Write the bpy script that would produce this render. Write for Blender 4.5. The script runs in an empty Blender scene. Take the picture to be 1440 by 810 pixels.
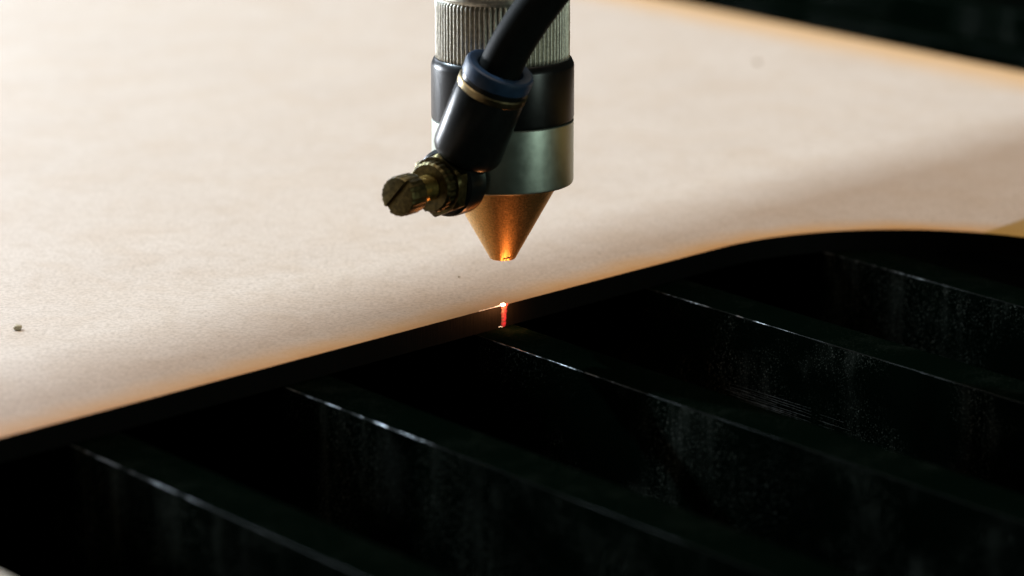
import bpy, bmesh, math, random
from mathutils import Vector, Matrix

random.seed(7)
MM = 0.001
scene = bpy.context.scene
COL = scene.collection

# ------------------------------------------------------------------ camera
cam_data = bpy.data.cameras.new('camera')
cam = bpy.data.objects.new('camera', cam_data)
COL.objects.link(cam)
CAM = Vector((1.6406, -611.8636, 154.2501)) * MM
cam.location = CAM
cam.rotation_euler = (math.radians(90 - 13.8744), 0, 0)
cam_data.sensor_width = 36.0
cam_data.lens = 125.0
cam_data.clip_start = 0.02
cam_data.clip_end = 20.0
cam_data.dof.use_dof = True
cam_data.dof.focus_distance = 0.624
cam_data.dof.aperture_fstop = 15.0
scene.camera = cam

# ------------------------------------------------------------------ world and lamps
world = bpy.data.worlds.new('World')
scene.world = world
world.use_nodes = True
wb = world.node_tree.nodes['Background']
wb.inputs['Color'].default_value = (0.75, 1.0, 0.85, 1)
wb.inputs['Strength'].default_value = 0.012


def area(name, loc, target, sx, sy, watts, col):
    ld = bpy.data.lights.new(name, 'AREA')
    ld.shape = 'RECTANGLE'
    ld.size, ld.size_y = sx, sy
    ld.energy = watts
    ld.color = col
    o = bpy.data.objects.new(name, ld)
    o.location = loc
    d = Vector(target) - Vector(loc)
    o.rotation_euler = d.to_track_quat('-Z', 'Y').to_euler()
    COL.objects.link(o)
    return o


# window light from the back left, lamp over the bed, soft light from the right front
area('window_light', (-0.76, 0.53, 0.736), (0, 0, 0), 0.024, 0.024, 21.0, (0.72, 0.88, 1.0))
area('side_light', (-1.06, 0.80, 0.12), (0, 0, 0.04), 0.30, 0.22, 22.0, (0.86, 0.92, 1.0))
area('back_window', (-0.62, 1.30, 0.46), (-0.08, 0.1, 0), 0.6, 0.35, 3.8, (0.80, 0.87, 1.0))
area('ceiling_light', (0.05, 0.35, 1.5), (0.05, 0.1, 0), 1.9, 1.9, 29.0, (1.0, 0.82, 0.665))
area('room_light', (0.95, -0.60, 0.10), (0, 0, 0.03), 0.22, 0.22, 2.7, (0.80, 1.0, 0.88))

vs = scene.view_settings
vs.view_transform = 'Standard'
vs.look = 'None'
vs.exposure = 0.0
vs.gamma = 1.0
vs.use_curve_mapping = False
scene.cycles.use_denoising = True
scene.cycles.max_bounces = 8


# ------------------------------------------------------------------ material helpers
class NT:
    def __init__(self, name):
        self.mat = bpy.data.materials.new(name)
        self.mat.use_nodes = True
        self.t = self.mat.node_tree
        self.bsdf = self.t.nodes['Principled BSDF']
        self.out = self.t.nodes['Material Output']

    def n(self, typ, **kw):
        nd = self.t.nodes.new(typ)
        for k, v in kw.items():
            setattr(nd, k, v)
        return nd

    def l(self, a, b):
        self.t.links.new(a, b)

    def put(self, sock, v):
        if hasattr(v, 'default_value') or hasattr(v, 'links'):
            self.l(v, sock)
        else:
            sock.default_value = v

    def math(self, op, a, b=None, c=None, clamp=False):
        nd = self.n('ShaderNodeMath', operation=op, use_clamp=clamp)
        self.put(nd.inputs[0], a)
        if b is not None:
            self.put(nd.inputs[1], b)
        if c is not None:
            self.put(nd.inputs[2], c)
        return nd.outputs[0]

    def vmath(self, op, a, b=None):
        nd = self.n('ShaderNodeVectorMath', operation=op)
        self.put(nd.inputs[0], a)
        if b is not None:
            self.put(nd.inputs[1], b)
        return nd.outputs['Value'] if op in ('DOT_PRODUCT', 'LENGTH', 'DISTANCE') else nd.outputs['Vector']

    def pos_mm(self):
        tc = self.n('ShaderNodeTexCoord')
        sc = self.n('ShaderNodeVectorMath', operation='SCALE')
        self.l(tc.outputs['Object'], sc.inputs[0])
        sc.inputs['Scale'].default_value = 1000.0
        return sc.outputs[0]

    def scale(self, v, s):
        nd = self.n('ShaderNodeVectorMath', operation='MULTIPLY')
        self.l(v, nd.inputs[0])
        nd.inputs[1].default_value = s
        return nd.outputs[0]

    def noise(self, v, scale, detail=3, rough=0.55, dist=0.0):
        nd = self.n('ShaderNodeTexNoise')
        self.l(v, nd.inputs['Vector'])
        nd.inputs['Scale'].default_value = scale
        nd.inputs['Detail'].default_value = detail
        nd.inputs['Roughness'].default_value = rough
        nd.inputs['Distortion'].default_value = dist
        return nd.outputs['Fac']

    def ramp(self, v, a, b, lo=0.0, hi=1.0):
        nd = self.n('ShaderNodeMapRange')
        nd.interpolation_type = 'SMOOTHSTEP'
        self.put(nd.inputs['Value'], v)
        nd.inputs['From Min'].default_value = a
        nd.inputs['From Max'].default_value = b
        nd.inputs['To Min'].default_value = lo
        nd.inputs['To Max'].default_value = hi
        return nd.outputs['Result']

    def mix(self, f, a, b):
        nd = self.n('ShaderNodeMix', data_type='RGBA')
        self.put(nd.inputs['Factor'], f)
        self.put(nd.inputs[6], a if not isinstance(a, tuple) else (*a, 1))
        self.put(nd.inputs[7], b if not isinstance(b, tuple) else (*b, 1))
        return nd.outputs[2]

    def bump(self, h, strength, dist):
        nd = self.n('ShaderNodeBump')
        self.l(h, nd.inputs['Height'])
        nd.inputs['Strength'].default_value = strength
        nd.inputs['Distance'].default_value = dist
        self.l(nd.outputs[0], self.bsdf.inputs['Normal'])

    def base(self, col=None, metal=None, rough=None, spec=None):
        i = self.bsdf.inputs
        if col is not None:
            self.put(i['Base Color'], (*col, 1) if isinstance(col, tuple) else col)
        if metal is not None:
            self.put(i['Metallic'], metal)
        if rough is not None:
            self.put(i['Roughness'], rough)
        if spec is not None:
            self.put(i['Specular IOR Level'], spec)


# cut-out geometry (mm): straight edge through the laser point, 46.8 mm fillet, then square to it
ANG = math.radians(47.3)
E1 = Vector((math.cos(ANG), math.sin(ANG)))          # along the cut edge
M1 = Vector((-math.sin(ANG), math.cos(ANG)))         # from cut-out into the sheet
R = 46.8
CC = Vector((41.6, 44.9)) - M1 * R                   # fillet centre
S = Vector((0.598, -0.801))                          # slat direction
N = Vector((0.801, 0.598))                           # across the slats
FAR = 236.0
THICK = 4.0
W0 = Vector((93.0, 57.9))                            # darker gold wedge past the corner
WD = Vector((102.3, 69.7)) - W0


def mat_sheet():
    m = NT('raw_fibreboard')
    p = m.pos_mm()
    a = m.math('SUBTRACT', m.vmath('DOT_PRODUCT', p, (M1.x, M1.y, 0)), CC.dot(M1))
    b = m.math('SUBTRACT', m.vmath('DOT_PRODUCT', p, (E1.x, E1.y, 0)), CC.dot(E1))
    a0 = m.math('MAXIMUM', a, 0.0)
    b0 = m.math('MAXIMUM', b, 0.0)
    ln = m.math('SQRT', m.math('ADD', m.math('MULTIPLY', a0, a0), m.math('MULTIPLY', b0, b0)))
    d1 = m.math('SUBTRACT', ln, R)                    # distance from the cut-out
    d2 = m.math('SUBTRACT', FAR, m.vmath('DOT_PRODUCT', p, (N.x, N.y, 0)))
    big = m.noise(p, 0.035, 3)
    wob = m.noise(p, 0.11, 3)
    fine = m.noise(p, 1.35, 5, 0.75)
    fibre_v = m.scale(p, (0.55, 1.5, 1))
    fib = m.noise(fibre_v, 1.3, 2, 0.5, 1.2)
    fib2 = m.noise(m.scale(p, (1.3, 0.5, 1)), 1.1, 2, 0.5, 1.5)
    col = m.mix(big, (0.51, 0.435, 0.37), (0.60, 0.525, 0.455))
    blot = m.noise(p, 0.06, 4, 0.6, 0.6)
    col = m.mix(m.ramp(blot, 0.40, 0.70, 0.0, 0.36), col, (0.49, 0.385, 0.29))
    mid = m.noise(p, 0.30, 4, 0.7, 0.4)
    col = m.mix(m.ramp(mid, 0.44, 0.66, 0.0, 0.26), col, (0.36, 0.28, 0.20))
    col = m.mix(m.ramp(fine, 0.36, 0.58), m.mix(0.44, col, (0.18, 0.13, 0.09)), col)
    col = m.mix(m.math('MULTIPLY', m.ramp(fib, 0.64, 0.76), 0.38), col, (0.16, 0.11, 0.07))
    col = m.mix(m.math('MULTIPLY', m.ramp(fib2, 0.65, 0.77), 0.34), col, (0.16, 0.11, 0.07))
    # heat stain beside the cut lines
    w = m.math('ADD', m.math('MULTIPLY', wob, 6.0), -3.0)
    s1 = m.ramp(m.math('ADD', d1, w), 0.0, 11.0, 1.0, 0.0)
    s1b = m.ramp(m.math('ADD', d1, m.math('MULTIPLY', w, 0.5)), -1.0, 3.2, 1.0, 0.0)
    s2 = m.ramp(m.math('ADD', d2, w), 2.0, 26.0, 1.0, 0.0)
    st = m.math('MAXIMUM', m.math('MULTIPLY', s1, 0.80), m.math('MULTIPLY', s2, 0.72))
    col = m.mix(st, col, (0.54, 0.30, 0.095))
    col = m.mix(m.math('MULTIPLY', s1b, 0.75), col, (0.44, 0.20, 0.045))
    # darker gold wedge past the corner
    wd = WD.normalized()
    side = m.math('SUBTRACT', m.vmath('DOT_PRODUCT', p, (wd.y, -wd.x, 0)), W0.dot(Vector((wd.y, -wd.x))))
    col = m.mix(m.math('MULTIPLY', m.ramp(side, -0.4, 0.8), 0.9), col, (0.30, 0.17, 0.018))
    # specks
    for (x, y, r, k) in ((-30, 3, 0.3, 0.5), (18, 40, 0.35, 0.4), (-52, -8, 0.3, 0.4), (-66, 30, 0.4, 0.4)):
        dd = m.vmath('DISTANCE', p, (x, y, 0))
        col = m.mix(m.ramp(dd, r * 0.5, r * 1.5, k, 0.0), col, (0.10, 0.085, 0.04))
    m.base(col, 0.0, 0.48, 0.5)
    m.bump(m.math('ADD', fine, m.math('MULTIPLY', fib, 0.6)), 0.10, 0.00008)
    return m.mat


def mat_char():
    m = NT('charred_cut_edge')
    p = m.pos_mm()
    nz = m.noise(m.scale(p, (2.2, 2.2, 0.12)), 1.0, 4)
    col = m.mix(nz, (0.0006, 0.0006, 0.0005), (0.0026, 0.0022, 0.0018))
    m.base(col, 0.0, 0.6, 0.04)
    m.bump(nz, 0.3, 0.0002)
    return m.mat


def mat_slat():
    m = NT('black_anodised_bar')
    p = m.pos_mm()
    spk = m.noise(p, 1.1, 2, 0.6)
    spk2 = m.noise(p, 3.2, 2, 0.6)
    patch = m.noise(p, 0.045, 3, 0.6)
    streak = m.noise(m.scale(p, (0.16, 0.16, 0.02)), 1.0, 4, 0.6)
    d1 = m.math('MULTIPLY', m.ramp(spk, 0.64, 0.78, 0.0, 0.25), m.ramp(patch, 0.42, 0.62))
    d2 = m.math('MULTIPLY', m.ramp(spk2, 0.60, 0.74, 0.0, 0.75), m.ramp(patch, 0.40, 0.60))
    ds = m.math('MULTIPLY', m.ramp(streak, 0.46, 0.74), m.math('MULTIPLY', m.ramp(patch, 0.44, 0.6), m.ramp(spk2, 0.35, 0.65, 0.25, 1.0)))
    dust = m.math('MAXIMUM', m.math('MAXIMUM', d1, d2), m.math('MULTIPLY', ds, 0.19), clamp=True)
    geo = m.n('ShaderNodeNewGeometry')
    sep = m.n('ShaderNodeSeparateXYZ')
    m.l(geo.outputs['True Normal'], sep.inputs[0])
    side = m.ramp(sep.outputs['Z'], 0.2, 0.8, 1.0, 0.12)      # less dust on the top faces
    dust = m.math('MULTIPLY', dust, side)
    col = m.mix(dust, (0.0004, 0.0013, 0.0007), (0.115, 0.128, 0.11))
    rg = m.math('ADD', m.math('MULTIPLY', patch, 0.22), m.math('MULTIPLY', dust, 0.4))
    m.base(col, 0.0, m.math('ADD', rg, 0.50), 0.0)
    m.bump(spk, 0.12, 0.00008)
    return m.mat


def mat_worn_glint():
    m = NT('worn_glint_edge')
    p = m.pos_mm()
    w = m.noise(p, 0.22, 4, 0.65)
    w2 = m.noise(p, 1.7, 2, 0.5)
    bare_lit = m.math('MULTIPLY', m.ramp(w, 0.44, 0.66), m.ramp(w2, 0.25, 0.6, 0.35, 1.0))
    # wear shows only where the edge glints: lit stretch painted into the colour
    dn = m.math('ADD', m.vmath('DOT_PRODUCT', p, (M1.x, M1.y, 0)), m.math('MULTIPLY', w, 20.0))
    bare_lit = m.math('MULTIPLY', bare_lit, m.ramp(dn, -34.0, -18.0, 0.02, 1.0))
    bare_lit = m.math('MULTIPLY', bare_lit, m.ramp(dn, 25.0, 45.0, 1.0, 0.02))
    m.base(m.mix(bare_lit, (0.004, 0.005, 0.0045), (0.15, 0.158, 0.165)), m.math('MULTIPLY', bare_lit, 1.0), 0.33, 0.01)
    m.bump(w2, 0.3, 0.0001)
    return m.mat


def simple(name, col, metal, rough, spec=0.5, grain=None, bump=None, coat=None):
    m = NT(name)
    p = m.pos_mm()
    if grain:
        g = m.noise(p, grain[0], 3, 0.6)
        dark = tuple(c * (1 - grain[1]) for c in col)
        c = m.mix(m.ramp(g, 0.3, 0.7), dark, col)
        rr = m.math('ADD', m.math('MULTIPLY', g, grain[2]), rough - grain[2] * 0.5)
        m.base(c, metal, rr, spec)
    else:
        m.base(col, metal, rough, spec)
    if bump:
        m.bump(m.noise(p, bump[0], 2, 0.5), bump[1], bump[2] * MM)
    return m.mat


MAT = {
    'sheet': mat_sheet(),
    'char': mat_char(),
    'slat': mat_slat(),
    'worn_glint': mat_worn_glint(),
    'bare_lit': simple('lit_pale_bar', (0.40, 0.37, 0.31), 0.0, 0.5, 0.4, grain=(0.5, 0.3, 0.2)),  # pale tone puts the light on the corner slat into its colour
    'floor': simple('sooty_tray', (0.0012, 0.0016, 0.0014), 0.0, 0.8, 0.0, grain=(0.05, 0.5, 0.2)),
    'alu': simple('grey_anodised_aluminium', (0.42, 0.47, 0.405), 1.0, 0.36, grain=(0.6, 0.10, 0.10), bump=(5.0, 0.10, 0.03)),
    'knurl': simple('worn_nickel', (0.72, 0.69, 0.60), 1.0, 0.5, grain=(1.6, 0.35, 0.2), bump=(4.0, 0.25, 0.04)),
    'black_ring': simple('satin_black_anodised', (0.006, 0.006, 0.006), 0.0, 0.30, 0.2, grain=(0.8, 0.3, 0.1), bump=(4.0, 0.06, 0.02)),
    'nozzle': simple('sandblasted_brass', (0.84, 0.52, 0.20), 1.0, 0.42, grain=(3.0, 0.35, 0.25), bump=(3.6, 0.7, 0.06)),
    'brass': simple('dull_brass', (0.62, 0.45, 0.13), 1.0, 0.36, grain=(1.2, 0.35, 0.25), bump=(3.0, 0.2, 0.04)),
    'olive': simple('tarnished_brass', (0.12, 0.096, 0.04), 1.0, 0.45, grain=(1.0, 0.6, 0.2), bump=(3.0, 0.25, 0.04)),
    'plastic': simple('black_plastic', (0.009, 0.010, 0.0095), 0.0, 0.30, 0.16, grain=(0.7, 0.3, 0.10), bump=(2.5, 0.08, 0.03)),
    'hose': simple('black_polyurethane', (0.008, 0.009, 0.0085), 0.0, 0.55, 0.04, grain=(0.4, 0.3, 0.15), bump=(1.2, 0.08, 0.05)),
    'blue': simple('blue_plastic', (0.014, 0.036, 0.078), 0.0, 0.45, 0.3, grain=(0.6, 0.25, 0.15), bump=(2.5, 0.1, 0.03)),
    'band': simple('plated_band', (0.27, 0.21, 0.11), 1.0, 0.36, grain=(1.0, 0.3, 0.2)),
    'soot': simple('burnt_residue', (0.006, 0.004, 0.003), 0.0, 0.6, 0.3, grain=(2.0, 0.4, 0.2)),
}


def emit(name, col, strength):
    m = NT(name)
    m.base((0.02, 0.01, 0.01), 0, 0.6)
    m.bsdf.inputs['Emission Color'].default_value = (*col, 1)
    m.bsdf.inputs['Emission Strength'].default_value = strength
    return m.mat


def mat_streak():
    m = NT('red_laser_glow')
    p = m.pos_mm()
    g = m.noise(m.scale(p, (0.8, 0.8, 1.6)), 1.3, 3, 0.6)
    m.base((0.02, 0.002, 0.002), 0, 0.6)
    m.bsdf.inputs['Emission Color'].default_value = (1.0, 0.004, 0.025, 1)
    al = m.math('ADD', m.vmath('DOT_PRODUCT', p, (E1.x, E1.y, 0)), m.math('MULTIPLY', m.math('SUBTRACT', g, 0.5), 0.5))
    off = m.math('ABSOLUTE', m.math('SUBTRACT', al, 0.16))
    core = m.ramp(off, 0.05, 0.95, 1.0, 0.0)
    sz = m.n('ShaderNodeSeparateXYZ')
    m.l(p, sz.inputs[0])
    core = m.math('MULTIPLY', core, m.ramp(sz.outputs['Z'], -4.0, 0.0, 0.55, 1.25))
    m.l(m.math('MULTIPLY', core, m.ramp(g, 0.32, 0.66, 0.25, 1.3)), m.bsdf.inputs['Emission Strength'])
    return m.mat


MAT['streak'] = mat_streak()
MAT['core'] = emit('white_hot_spot', (1.0, 0.62, 0.42), 16.0)
MAT['halo'] = emit('red_hot_rim', (1.0, 0.05, 0.02), 1.6)
MAT['ember'] = emit('glowing_ember', (1.0, 0.62, 0.38), 2.6)


# ------------------------------------------------------------------ mesh helpers
def mk(name, bm, mat, parent=None, smooth=30, kind=None):
    bmesh.ops.recalc_face_normals(bm, faces=bm.faces[:])
    me = bpy.data.meshes.new(name)
    bm.to_mesh(me)
    bm.free()
    me.materials.append(mat)
    if smooth:
        for f in me.polygons:
            f.use_smooth = True
        me.set_sharp_from_angle(angle=math.radians(smooth))
    o = bpy.data.objects.new(name, me)
    COL.objects.link(o)
    if parent:
        o.parent = parent
    if kind:
        o['kind'] = kind
    return o


def tag(o, label, cat, group=None):
    o['label'] = label
    o['category'] = cat
    if group:
        o['group'] = group
    return o


def frame(origin, axis, ref=(0, 0, 1)):
    z = Vector(axis).normalized()
    x = Vector(ref) - z * Vector(ref).dot(z)
    if x.length < 1e-4:
        x = Vector((1, 0, 0)) - z * z.x
    x.normalize()
    y = z.cross(x)
    o = Vector(origin)
    return lambda a, b, c: (o + x * a + y * b + z * c) * MM


def lathe(bm, prof, seg, fr, radfun=None, closed=False):
    rings = []
    for (r, t) in prof:
        if r < 1e-6:
            rings.append([bm.verts.new(fr(0, 0, t))])
            continue
        ring = []
        for i in range(seg):
            a = 2 * math.pi * i / seg
            rr = radfun(r, t, a, i) if radfun else r
            ring.append(bm.verts.new(fr(rr * math.cos(a), rr * math.sin(a), t)))
        rings.append(ring)
    pairs = list(zip(rings, rings[1:]))
    if closed:
        pairs.append((rings[-1], rings[0]))
    for A, B in pairs:
        if len(A) == 1 and len(B) == 1:
            continue
        for i in range(seg):
            j = (i + 1) % seg
            if len(A) == 1:
                bm.faces.new((A[0], B[i], B[j]))
            elif len(B) == 1:
                bm.faces.new((A[i], A[j], B[0]))
            else:
                bm.faces.new((A[i], A[j], B[j], B[i]))
    return bm


def box(bm, fr, x0, x1, y0, y1, z0, z1, bev=0.0):
    vs_ = [bm.verts.new(fr(x, y, z)) for x in (x0, x1) for y in (y0, y1) for z in (z0, z1)]
    fs = [(0, 1, 3, 2), (4, 6, 7, 5), (0, 4, 5, 1), (2, 3, 7, 6), (0, 2, 6, 4), (1, 5, 7, 3)]
    faces = [bm.faces.new([vs_[i] for i in f]) for f in fs]
    if bev:
        es = list({e for f in faces for e in f.edges})
        bmesh.ops.bevel(bm, geom=es, offset=bev * MM, segments=2, profile=0.5, affect='EDGES')
    return bm


WORLD = frame((0, 0, 0), (0, 0, 1), (1, 0, 0))

# ------------------------------------------------------------------ setting: the tray below the slats
bm = bmesh.new()
box(bm, WORLD, -900, 1100, -500, 1500, -66, -60)
tray = mk('tray_floor', bm, MAT['floor'], smooth=0)
tray['kind'] = 'structure'


# ------------------------------------------------------------------ slats
def make_slat(nd, s0, s1, label, group, bare_lit=False):
    fr = frame((N.x * nd, N.y * nd, -THICK), (S.x, S.y, 0), (N.x, N.y, 0))
    # local: a = across (N), b = z x N direction, c = along S
    b_up = (fr(0, 1, 0) - fr(0, 0, 0)).z
    sg = 1 if b_up > 0 else -1
    w, h, c = 10.0, 46.0, 0.15
    prof = [(0, -h), (0, -c * 1.1), (c * 0.30, -c * 0.36), (c, 0), (w - c, 0), (w - c * 0.3, -c * 0.3), (w, -c), (w, -h)]
    bm = bmesh.new()
    rnd = random.Random(int(nd * 10) + 99)
    steps = 90
    rings = []
    for k in range(steps + 1):
        q = s0 + (s1 - s0) * k / steps
        dz = 0.0
        ring = []
        for i, (x, z) in enumerate(prof):
            jx = rnd.uniform(-0.05, 0.05) if i in (1, 2, 3) else 0
            jz = rnd.uniform(-0.05, 0.05) if i in (1, 2) else 0
            ring.append(bm.verts.new(fr(x + jx, sg * (z + jz), q)))
        rings.append(ring)
    n = len(prof)
    for A, B in zip(rings, rings[1:]):
        for i in range(n):
            j = (i + 1) % n
            f = bm.faces.new((A[i], A[j], B[j], B[i]))
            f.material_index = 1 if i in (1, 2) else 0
    bm.faces.new(rings[0])
    bm.faces.new(rings[-1][::-1])
    o = mk('support_slat', bm, MAT['slat'], smooth=40)
    o.data.materials.append(MAT['worn_glint'])
    if bare_lit:
        o.data.materials[0] = o.data.materials[1] = MAT['bare_lit']
    tag(o, label, 'slat', group)
    return o


P0, PITCH = -7.2, 45.8
slat_info = [
    (-3, 'blurred slat coloured pale as if lit, cut off by the bottom left corner of the picture'),
    (-2, 'black support slat leaving the sheet edge nearest the left side of the picture'),
    (-1, 'black support slat between the laser spot slat and the leftmost long slat'),
    (0, 'black support slat directly below the red laser spot'),
    (1, 'dusty scratched black slat just right of the red laser spot'),
    (2, 'black slat with bright glints starting under the rounded corner of the cutout'),
]
slats = {}
for k, lab in slat_info:
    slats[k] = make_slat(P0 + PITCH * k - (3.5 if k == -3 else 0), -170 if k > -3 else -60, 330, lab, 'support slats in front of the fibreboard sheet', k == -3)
# fine scratches along the face of the slat right of the laser spot
bm = bmesh.new()
rs = random.Random(11)
nf = P0 + PITCH - 0.025
for i in range(15):
    z = -17.0 - 4.2 * rs.random() ** 0.8
    a0 = 13.5 + rs.uniform(0, 9) + (-17 - z) * 0.9
    a1 = a0 + rs.uniform(4, 26)
    hw = rs.uniform(0.02, 0.06)
    tilt = rs.uniform(-0.3, 0.3)
    c = [(a0, z - hw * 0.2), (a1, z + tilt - hw * 0.2), (a1, z + tilt + hw * 0.2), ((a0 + a1) / 2, z + tilt / 2 + hw), (a0, z + hw * 0.2)]
    fr_ = [bm.verts.new((Vector((*(N * nf + S * q), zz))) * MM) for q, zz in c]
    bk_ = [bm.verts.new((Vector((*(N * (nf + 0.06) + S * q), zz))) * MM) for q, zz in c]
    bm.faces.new(fr_)
    for j in range(5):
        bm.faces.new((fr_[j], fr_[(j + 1) % 5], bk_[(j + 1) % 5], bk_[j]))
mk('scratch_marks', bm, simple('scratched_bar', (0.10, 0.108, 0.105), 0.0, 0.6, 0.1, grain=(0.9, 0.85, 0.1)), slats[1], 0)
for k, lab in ((6, 'dark blurred slat just beyond the far edge of the sheet'),
               (7, 'dark blurred slat in the top right corner, behind the one beside the sheet')):
    make_slat(P0 + PITCH * k, -560, 330, lab, 'support slats beyond the far edge of the sheet')


# ------------------------------------------------------------------ fibreboard sheet
def outline():
    pts = []
    L0 = Vector((41.6, 44.9)) - E1 * 560
    n = 40
    for i in range(n):
        pts.append(L0.lerp(Vector((41.6, 44.9)), i / n))
    for i in range(61):
        a = math.pi / 2 * i / 60
        pts.append(CC + M1 * R * math.cos(a) + E1 * R * math.sin(a))
    cut_n = len(pts)
    end = pts[-1] - M1 * 260
    pts.append(end)
    pts.append(N * FAR + S * 420)
    pts.append(N * FAR - S * 950)
    pts.append(Vector((-900, 560)))
    return pts, cut_n


pts, cut_n = outline()
bm = bmesh.new()
top = [bm.verts.new((p.x * MM, p.y * MM, 0)) for p in pts]
f = bm.faces.new(top)
if f.normal.z < 0:
    f.normal_flip()
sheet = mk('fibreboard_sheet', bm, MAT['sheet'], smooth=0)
tag(sheet, 'pale fibreboard sheet with scorched cut edges lying on black slats', 'board')
# the body below the top skin: charred sides and underside
bm = bmesh.new()
z0, z1 = -THICK + 0.004, -0.012
A = [bm.verts.new((p.x * MM, p.y * MM, z1 * MM)) for p in pts]
B = [bm.verts.new((p.x * MM, p.y * MM, z0 * MM)) for p in pts]
n = len(pts)
for i in range(n):
    j = (i + 1) % n
    bm.faces.new((A[i], A[j], B[j], B[i]))
bm.faces.new(B)
T2 = [bm.verts.new((p.x * MM, p.y * MM, 0.0)) for p in pts]
for i in range(n):
    j = (i + 1) % n
    bm.faces.new((T2[i], T2[j], A[j], A[i]))
edge = mk('charred_edge', bm, MAT['char'], sheet, smooth=0)
edge['label'] = 'black charred cut edge of the sheet'


# ------------------------------------------------------------------ laser head
head = bpy.data.objects.new('laser_cutter', None)
COL.objects.link(head)
head.empty_display_size = 0.01
tag(head, 'metal laser cutting head with brass cone nozzle above the sheet edge', 'laser cutter')
AX = frame((0, 0, 0), (0, 0, 1), (1, 0, 0))

# brass nozzle
bm = bmesh.new()
nz_prof = [(0.0, 12.0), (1.1, 12.0), (1.15, 8.75), (1.3, 8.55), (2.0, 8.5), (2.22, 8.6), (2.36, 8.85)]
for i in range(1, 13):
    q = i / 12
    nz_prof.append((2.36 + (10.05 - 2.36) * q, 8.85 + (22.63 - 8.85) * q))
nz_prof += [(10.05, 24.5), (0.0, 24.5)]


def dent(r, t, a, i):
    # small chip in the rim, front right
    if t < 9.6 and r > 1.2:
        d = abs((a - math.radians(286) + math.pi) % (2 * math.pi) - math.pi)
        return r - 0.14 * max(0, 1 - (d / 0.42) ** 2) + 0.03 * math.sin(17 * a)
    return r


lathe(bm, nz_prof, 128, AX, dent)
nozzle = mk('nozzle', bm, MAT['nozzle'], head, 25)
bm = bmesh.new()   # burnt flake on the rim
pv = []
for k, (da, dz) in enumerate([(-0.30, 0.02), (0.02, 0.0), (0.30, 0.08), (0.36, 0.62), (0.22, 0.42), (0.05, 0.50), (-0.10, 0.28)]):
    a = math.radians(284) + da
    t = 8.9 + dz
    r = dent(2.36 + (t - 8.85) * 0.558, t, a, 0) + 0.045
    pv.append((bm.verts.new(AX(r * math.cos(a), r * math.sin(a), t)), bm.verts.new(AX((r - 0.2) * math.cos(a), (r - 0.2) * math.sin(a), t))))
bm.faces.new([p[0] for p in pv])
for i in range(len(pv)):
    j = (i + 1) % len(pv)
    bm.faces.new((pv[i][0], pv[j][0], pv[j][1], pv[i][1]))
mk('burnt_flake', bm, MAT['soot'], nozzle, 0)

# grey lower ring
bm = bmesh.new()
lathe(bm, [(10.08, 23.0), (10.12, 22.45), (11.9, 22.45), (12.25, 22.55), (12.42, 22.75), (12.47, 23.1), (12.47, 33.6), (12.36, 33.80), (12.15, 33.87), (10.08, 33.87)], 160, AX, closed=True)
lower = mk('lower_ring', bm, MAT['alu'], head, 25)

# black lock ring
bm = bmesh.new()
lathe(bm, [(9.0, 33.9), (12.3, 33.9), (12.48, 34.15), (12.52, 34.5), (12.52, 43.3), (12.45, 43.7), (12.1, 44.5), (11.85, 44.75), (11.2, 44.75), (11.2, 44.0), (9.0, 44.0)], 160, AX, closed=True)
lock = mk('lock_ring', bm, MAT['black_ring'], head, 25)

# knurled sleeve: 82 straight ridges
NR = 82


def knurl(r, t, a, i):
    if r < 11.3 or t > 55.15 or t < 44.6:
        return r
    ph = i % 6
    dep = [0.0, 0.0, -0.14, -0.55, -0.55, -0.14][ph]
    rr = random.Random(i // 6 * 31 + int(t * 3))
    return r + dep + rr.uniform(-0.025, 0.02)


kp = [(9.0, 44.1), (11.15, 44.1), (11.5, 44.65)]
kp += [(11.74, 44.9 + (54.8 - 44.9) * i / 14) for i in range(15)]
kp += [(11.5, 55.1), (11.32, 55.2), (11.35, 55.5), (11.62, 55.7), (11.62, 56.4), (11.3, 56.75), (9.0, 56.75)]
bm = bmesh.new()
lathe(bm, kp, NR * 6, AX, knurl, closed=True)
mk('knurled_sleeve', bm, MAT['knurl'], head, 50)

# upper tube carrying the head, above the picture
bm = bmesh.new()
lathe(bm, [(0, 56.0), (10.6, 56.0), (10.6, 59.5), (12.3, 59.5), (12.5, 59.8), (12.5, 118), (12.1, 118.4), (0, 118.4)], 96, AX)
mk('lens_tube', bm, MAT['black_ring'], head, 25)

# --- flow control valve: axis a radial from the head, elbow b
KA = Vector((-0.574, -0.819, 0.0)).normalized()
KZ = 25.2
VF = frame((0, 0, KZ), KA, (0, 0, 1))
PH = Vector((0.819, -0.574, 0.0))
BETA = math.radians(25)
KB = (PH * math.sin(BETA) + Vector((0, 0, 1)) * math.cos(BETA)).normalized()
EO = KA * 14.3 + Vector((0, 0, KZ))
EF = frame(EO, KB, KA)

bm = bmesh.new()
lathe(bm, [(0, 10.5), (4.2, 10.5), (4.2, 12.9), (5.6, 12.95), (5.9, 13.2), (6.0, 13.6), (6.0, 16.6), (5.85, 17.3), (5.3, 17.7), (0, 17.7)], 72, VF)
lathe(bm, [(0, 1.5), (4.4, 1.5), (4.5, 5.0), (5.6, 5.3), (6.0, 6.0), (6.12, 7.0), (6.12, 17.8), (5.9, 18.3), (5.3, 18.4), (0, 18.4)], 72, EF)
valve = mk('flow_valve', bm, MAT['plastic'], head, 25)
valve['label'] = 'black elbow air valve with blue collar and brass screw'

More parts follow.
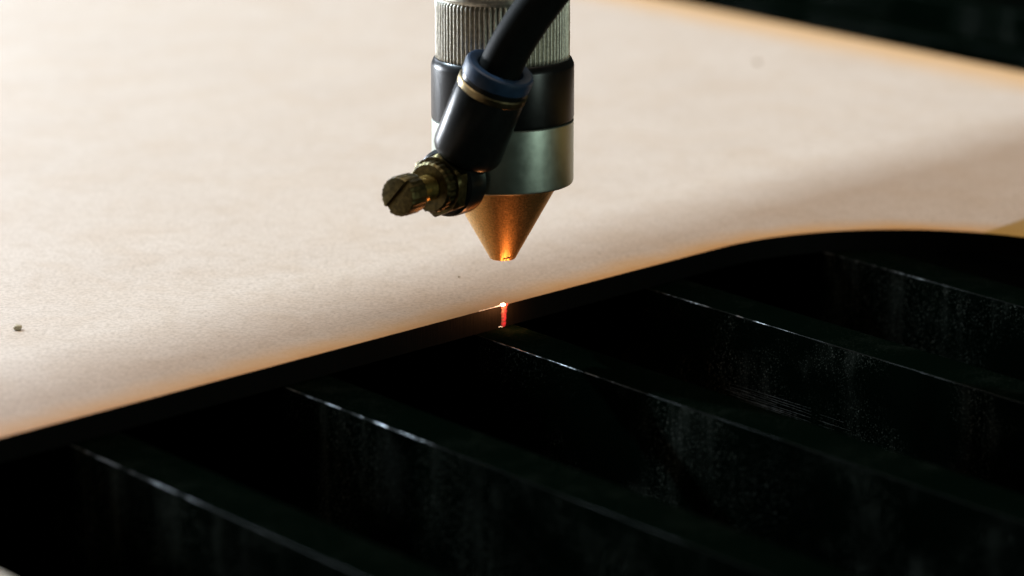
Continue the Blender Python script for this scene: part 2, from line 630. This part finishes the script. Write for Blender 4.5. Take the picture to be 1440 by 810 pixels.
bm = bmesh.new()
lathe(bm, [(4.6, 18.1), (6.0, 18.1), (6.2, 18.35), (6.2, 19.3), (6.0, 19.5), (4.6, 19.5)], 72, EF, closed=True)
mk('metal_band', bm, MAT['band'], valve, 25)
bm = bmesh.new()
lathe(bm, [(4.4, 19.5), (5.85, 19.5), (5.85, 20.4), (4.4, 20.4)], 64, EF, closed=True)
mk('seal_ring', bm, MAT['plastic'], valve, 25)
bm = bmesh.new()
lathe(bm, [(3.85, 16.0), (4.35, 16.0), (4.35, 20.4), (5.9, 20.4), (6.1, 20.6), (6.13, 22.3), (5.95, 22.8), (5.6, 23.0), (4.5, 23.0), (4.15, 22.85), (3.85, 22.3)], 72, EF, closed=True)
mk('release_collar', bm, MAT['blue'], valve, 25)

# hexagonal brass lock nut with chamfered corners
bm = bmesh.new()


def hexr(r, t, a, i):
    lim = 5.0 / math.cos(((a + 0.1) % (math.pi / 3)) - math.pi / 6)
    return min(r, lim)


lathe(bm, [(0, 17.6), (5.3, 17.6), (5.72, 17.9), (5.72, 19.5), (5.0, 20.0), (0, 20.0)], 72, VF, hexr)
mk('hex_nut', bm, MAT['olive'], valve, 20)
bm = bmesh.new()
lathe(bm, [(0, 19.8), (4.2, 19.8), (4.45, 20.0), (4.45, 21.6), (4.0, 22.0), (2.6, 22.0), (0, 21.6)], 96, VF,
      lambda r, t, a, i: r - (0.16 if (i % 4 in (2, 3) and r > 4.1) else 0))
mk('ridged_collar', bm, MAT['olive'], valve, 30)
bm = bmesh.new()
lathe(bm, [(0, 21.2), (2.25, 21.2), (2.25, 27.2), (0, 27.2)], 48, VF)
mk('screw_stem', bm, MAT['brass'], valve, 30)
# knob: fluted drum with a screwdriver slot
bm = bmesh.new()


def flute(r, t, a, i):
    return r - (0.11 * (0.5 + 0.5 * math.cos(22 * a)) if r > 2.9 else 0)


lathe(bm, [(0, 26.6), (3.0, 26.6), (3.45, 26.9), (3.5, 27.3), (3.5, 30.3), (3.3, 30.9), (2.8, 31.0), (0, 31.0)], 96, VF, flute)
knob = mk('adjusting_knob', bm, MAT['olive'], valve, 30)
bm = bmesh.new()
SLOT = frame(KA * 30.4 + Vector((0, 0, KZ)), KA, Vector((0, 0, 1)) * 0.75 + PH * 0.66)
box(bm, SLOT, -4.2, 4.2, -0.62, 0.62, -0.3, 3)
cutter = mk('slot_cutter', bm, MAT['olive'], None, 0)
md = knob.modifiers.new('slot', 'BOOLEAN')
md.operation = 'DIFFERENCE'
md.object = cutter
md.solver = 'EXACT'
bpy.context.view_layer.update()
dg = bpy.context.evaluated_depsgraph_get()
new_me = bpy.data.meshes.new_from_object(knob.evaluated_get(dg))
knob.modifiers.clear()
knob.data = new_me
bpy.data.objects.remove(cutter)

# added blockers above the picture, shaped to shade the strip beside the cut
bm = bmesh.new()
GF = frame((0, 0, 0), (0, 0, 1), (M1.x, M1.y, 0))
box(bm, GF, 369.6, 387.2, -520, 520, 298, 302, 0.6)
blocker = mk('shade_blocker', bm, MAT['black_ring'], head, 30)
bm = bmesh.new()
box(bm, GF, 347.5, 369.5, -200, 2, 298.5, 301.5, 0.6)
mk('shade_plate', bm, MAT['black_ring'], blocker, 30)


# ------------------------------------------------------------------ air hose
def tube_mesh(bm, path, r, seg=40):
    rings = []
    x = Vector((1, 0, 0))
    for i, p in enumerate(path):
        a = path[max(0, i - 1)]
        b = path[min(len(path) - 1, i + 1)]
        t = (b - a).normalized()
        x = (x - t * x.dot(t)).normalized()
        y = t.cross(x)
        rings.append([bm.verts.new((p + (x * math.cos(2 * math.pi * k / seg) + y * math.sin(2 * math.pi * k / seg)) * r) * MM) for k in range(seg)])
    for A, B in zip(rings, rings[1:]):
        for i in range(seg):
            j = (i + 1) % seg
            bm.faces.new((A[i], A[j], B[j], B[i]))
    bm.faces.new(rings[0][::-1])
    bm.faces.new(rings[-1])


def bez(p, t):
    a = [q.copy() for q in p]
    while len(a) > 1:
        a = [a[i].lerp(a[i + 1], t) for i in range(len(a) - 1)]
    return a[0]


h0 = EO + KB * 17.0
h1 = EO + KB * 23.2
ctrl = [h1, h1 + KB * 9, h1 + KB * 20 + Vector((4, 0, 0)), h1 + Vector((34, -6, 50)), h1 + Vector((62, 20, 62)), h1 + Vector((110, 70, 66))]
path = [h0] + [bez(ctrl, i / 40) for i in range(41)]
bm = bmesh.new()
tube_mesh(bm, path, 3.72)
hose = mk('air_hose', bm, MAT['hose'], None, 40)
tag(hose, 'black plastic air hose plugged into the blue collar', 'hose')

# ------------------------------------------------------------------ laser spot
spot = bpy.data.objects.new('laser_spot', None)
COL.objects.link(spot)
spot.empty_display_size = 0.005
tag(spot, 'white hot laser spot with red streak down the charred edge', 'laser spot')
CUT = frame((0, 0, 0), (E1.x, E1.y, 0), (0, 0, 1))    # a = up, c = along edge; b = z x e


def cutp(along, out, z):
    v = E1 * along - M1 * out
    return Vector((v.x, v.y, z)) * MM


bm = bmesh.new()
rows = 15
L = []
rnd = random.Random(5)
for i in range(rows):
    q = i / (rows - 1)
    w = 0.84 - 0.22 * q + 0.09 * math.sin(i * 1.7) + rnd.uniform(-0.05, 0.05)
    c = 0.30 - 0.28 * q + rnd.uniform(-0.04, 0.04)
    z = -0.05 - 3.85 * q
    L.append([bm.verts.new(cutp(c + w * math.cos(k * math.pi / 6), 0.03 + 0.28 * math.sin(k * math.pi / 6), z)) for k in range(7)])
for A, B in zip(L, L[1:]):
    for k in range(6):
        bm.faces.new((A[k], A[k + 1], B[k + 1], B[k]))
mk('red_streak', bm, MAT['streak'], spot, 60)


def blob(name, at, rx, ry, rz, mat, seed, rough=0.25):
    bm = bmesh.new()
    bmesh.ops.create_icosphere(bm, subdivisions=3, radius=1.0)
    rr = random.Random(seed)
    for v in bm.verts:
        k = 1 + rr.uniform(-rough, rough)
        p = v.co * k
        v.co = cutp(at[0] + p.x * rx, at[1] + p.y * ry, at[2] + p.z * rz)
    return mk(name, bm, mat, spot, 60)


blob('glowing_core', (-0.05, 0.05, 0.05), 0.48, 0.32, 0.28, MAT['core'], 1)
blob('hot_rim', (0.75, 0.02, -0.06), 0.55, 0.26, 0.22, MAT['halo'], 2)
blob('hot_rim', (0.1, 0.22, -0.40), 0.62, 0.24, 0.36, MAT['halo'], 3)
for k in range(26):
    q = k / 25
    al = -0.6 - 5.6 * q ** 1.3 + random.uniform(-0.05, 0.05)
    sz = (0.20 * (1 - q) ** 3 + 0.028) * random.uniform(0.6, 1.2)
    blob('ember', (al, 0.06, 0.04), max(sz * 1.5, 0.04), max(0.04, sz * 0.6), max(0.035, sz * 0.6), MAT['ember'], 20 + k, 0.3)
for (al, z) in ((-1.2, -3.75), (-0.85, -3.7), (-0.5, -3.85)):
    blob('ember', (al, 0.25, z), 0.09, 0.06, 0.05, MAT['ember'], 70 + int(al * 10), 0.3)

pl = bpy.data.lights.new('laser_glow', 'POINT')
pl.energy = 0.0055
pl.color = (1.0, 0.36, 0.12)
pl.shadow_soft_size = 0.0012
plo = bpy.data.objects.new('laser_glow', pl)
COL.objects.link(plo)
plo.location = cutp(0.0, 3.0, -0.3)


# ------------------------------------------------------------------ crumbs on the sheet
def crumb(x, y, rx, rz, seed, mat, label):
    bm = bmesh.new()
    bmesh.ops.create_icosphere(bm, subdivisions=2, radius=1.0)
    rr = random.Random(seed)
    for v in bm.verts:
        p = v.co * (1 + rr.uniform(-0.22, 0.22))
        v.co = Vector((x + p.x * rx, y + p.y * rx * 1.2, max(0.005, rz * 0.75 + p.z * rz))) * MM
    o = mk('wood_crumb', bm, mat, None, 60)
    return tag(o, label, 'crumb', 'crumbs on the fibreboard sheet')


MAT['crumb'] = simple('brown_crumb', (0.44, 0.38, 0.27), 0.0, 0.8, 0.2, grain=(2.0, 0.4, 0.1))
MAT['pale_crumb'] = simple('pale_crumb', (0.38, 0.27, 0.17), 0.0, 0.8, 0.2, grain=(1.0, 0.3, 0.1))
crumb(-83.7, -17.6, 0.72, 0.55, 3, MAT['crumb'], 'brown crumb on the sheet near the left side of the picture')
crumb(-8.1, 20.8, 0.22, 0.16, 4, MAT['crumb'], 'tiny dark crumb on the sheet just left below the nozzle')
crumb(61.1, 239.5, 0.6, 0.55, 5, MAT['pale_crumb'], 'blurred pale crumb on the sheet near its far edge')
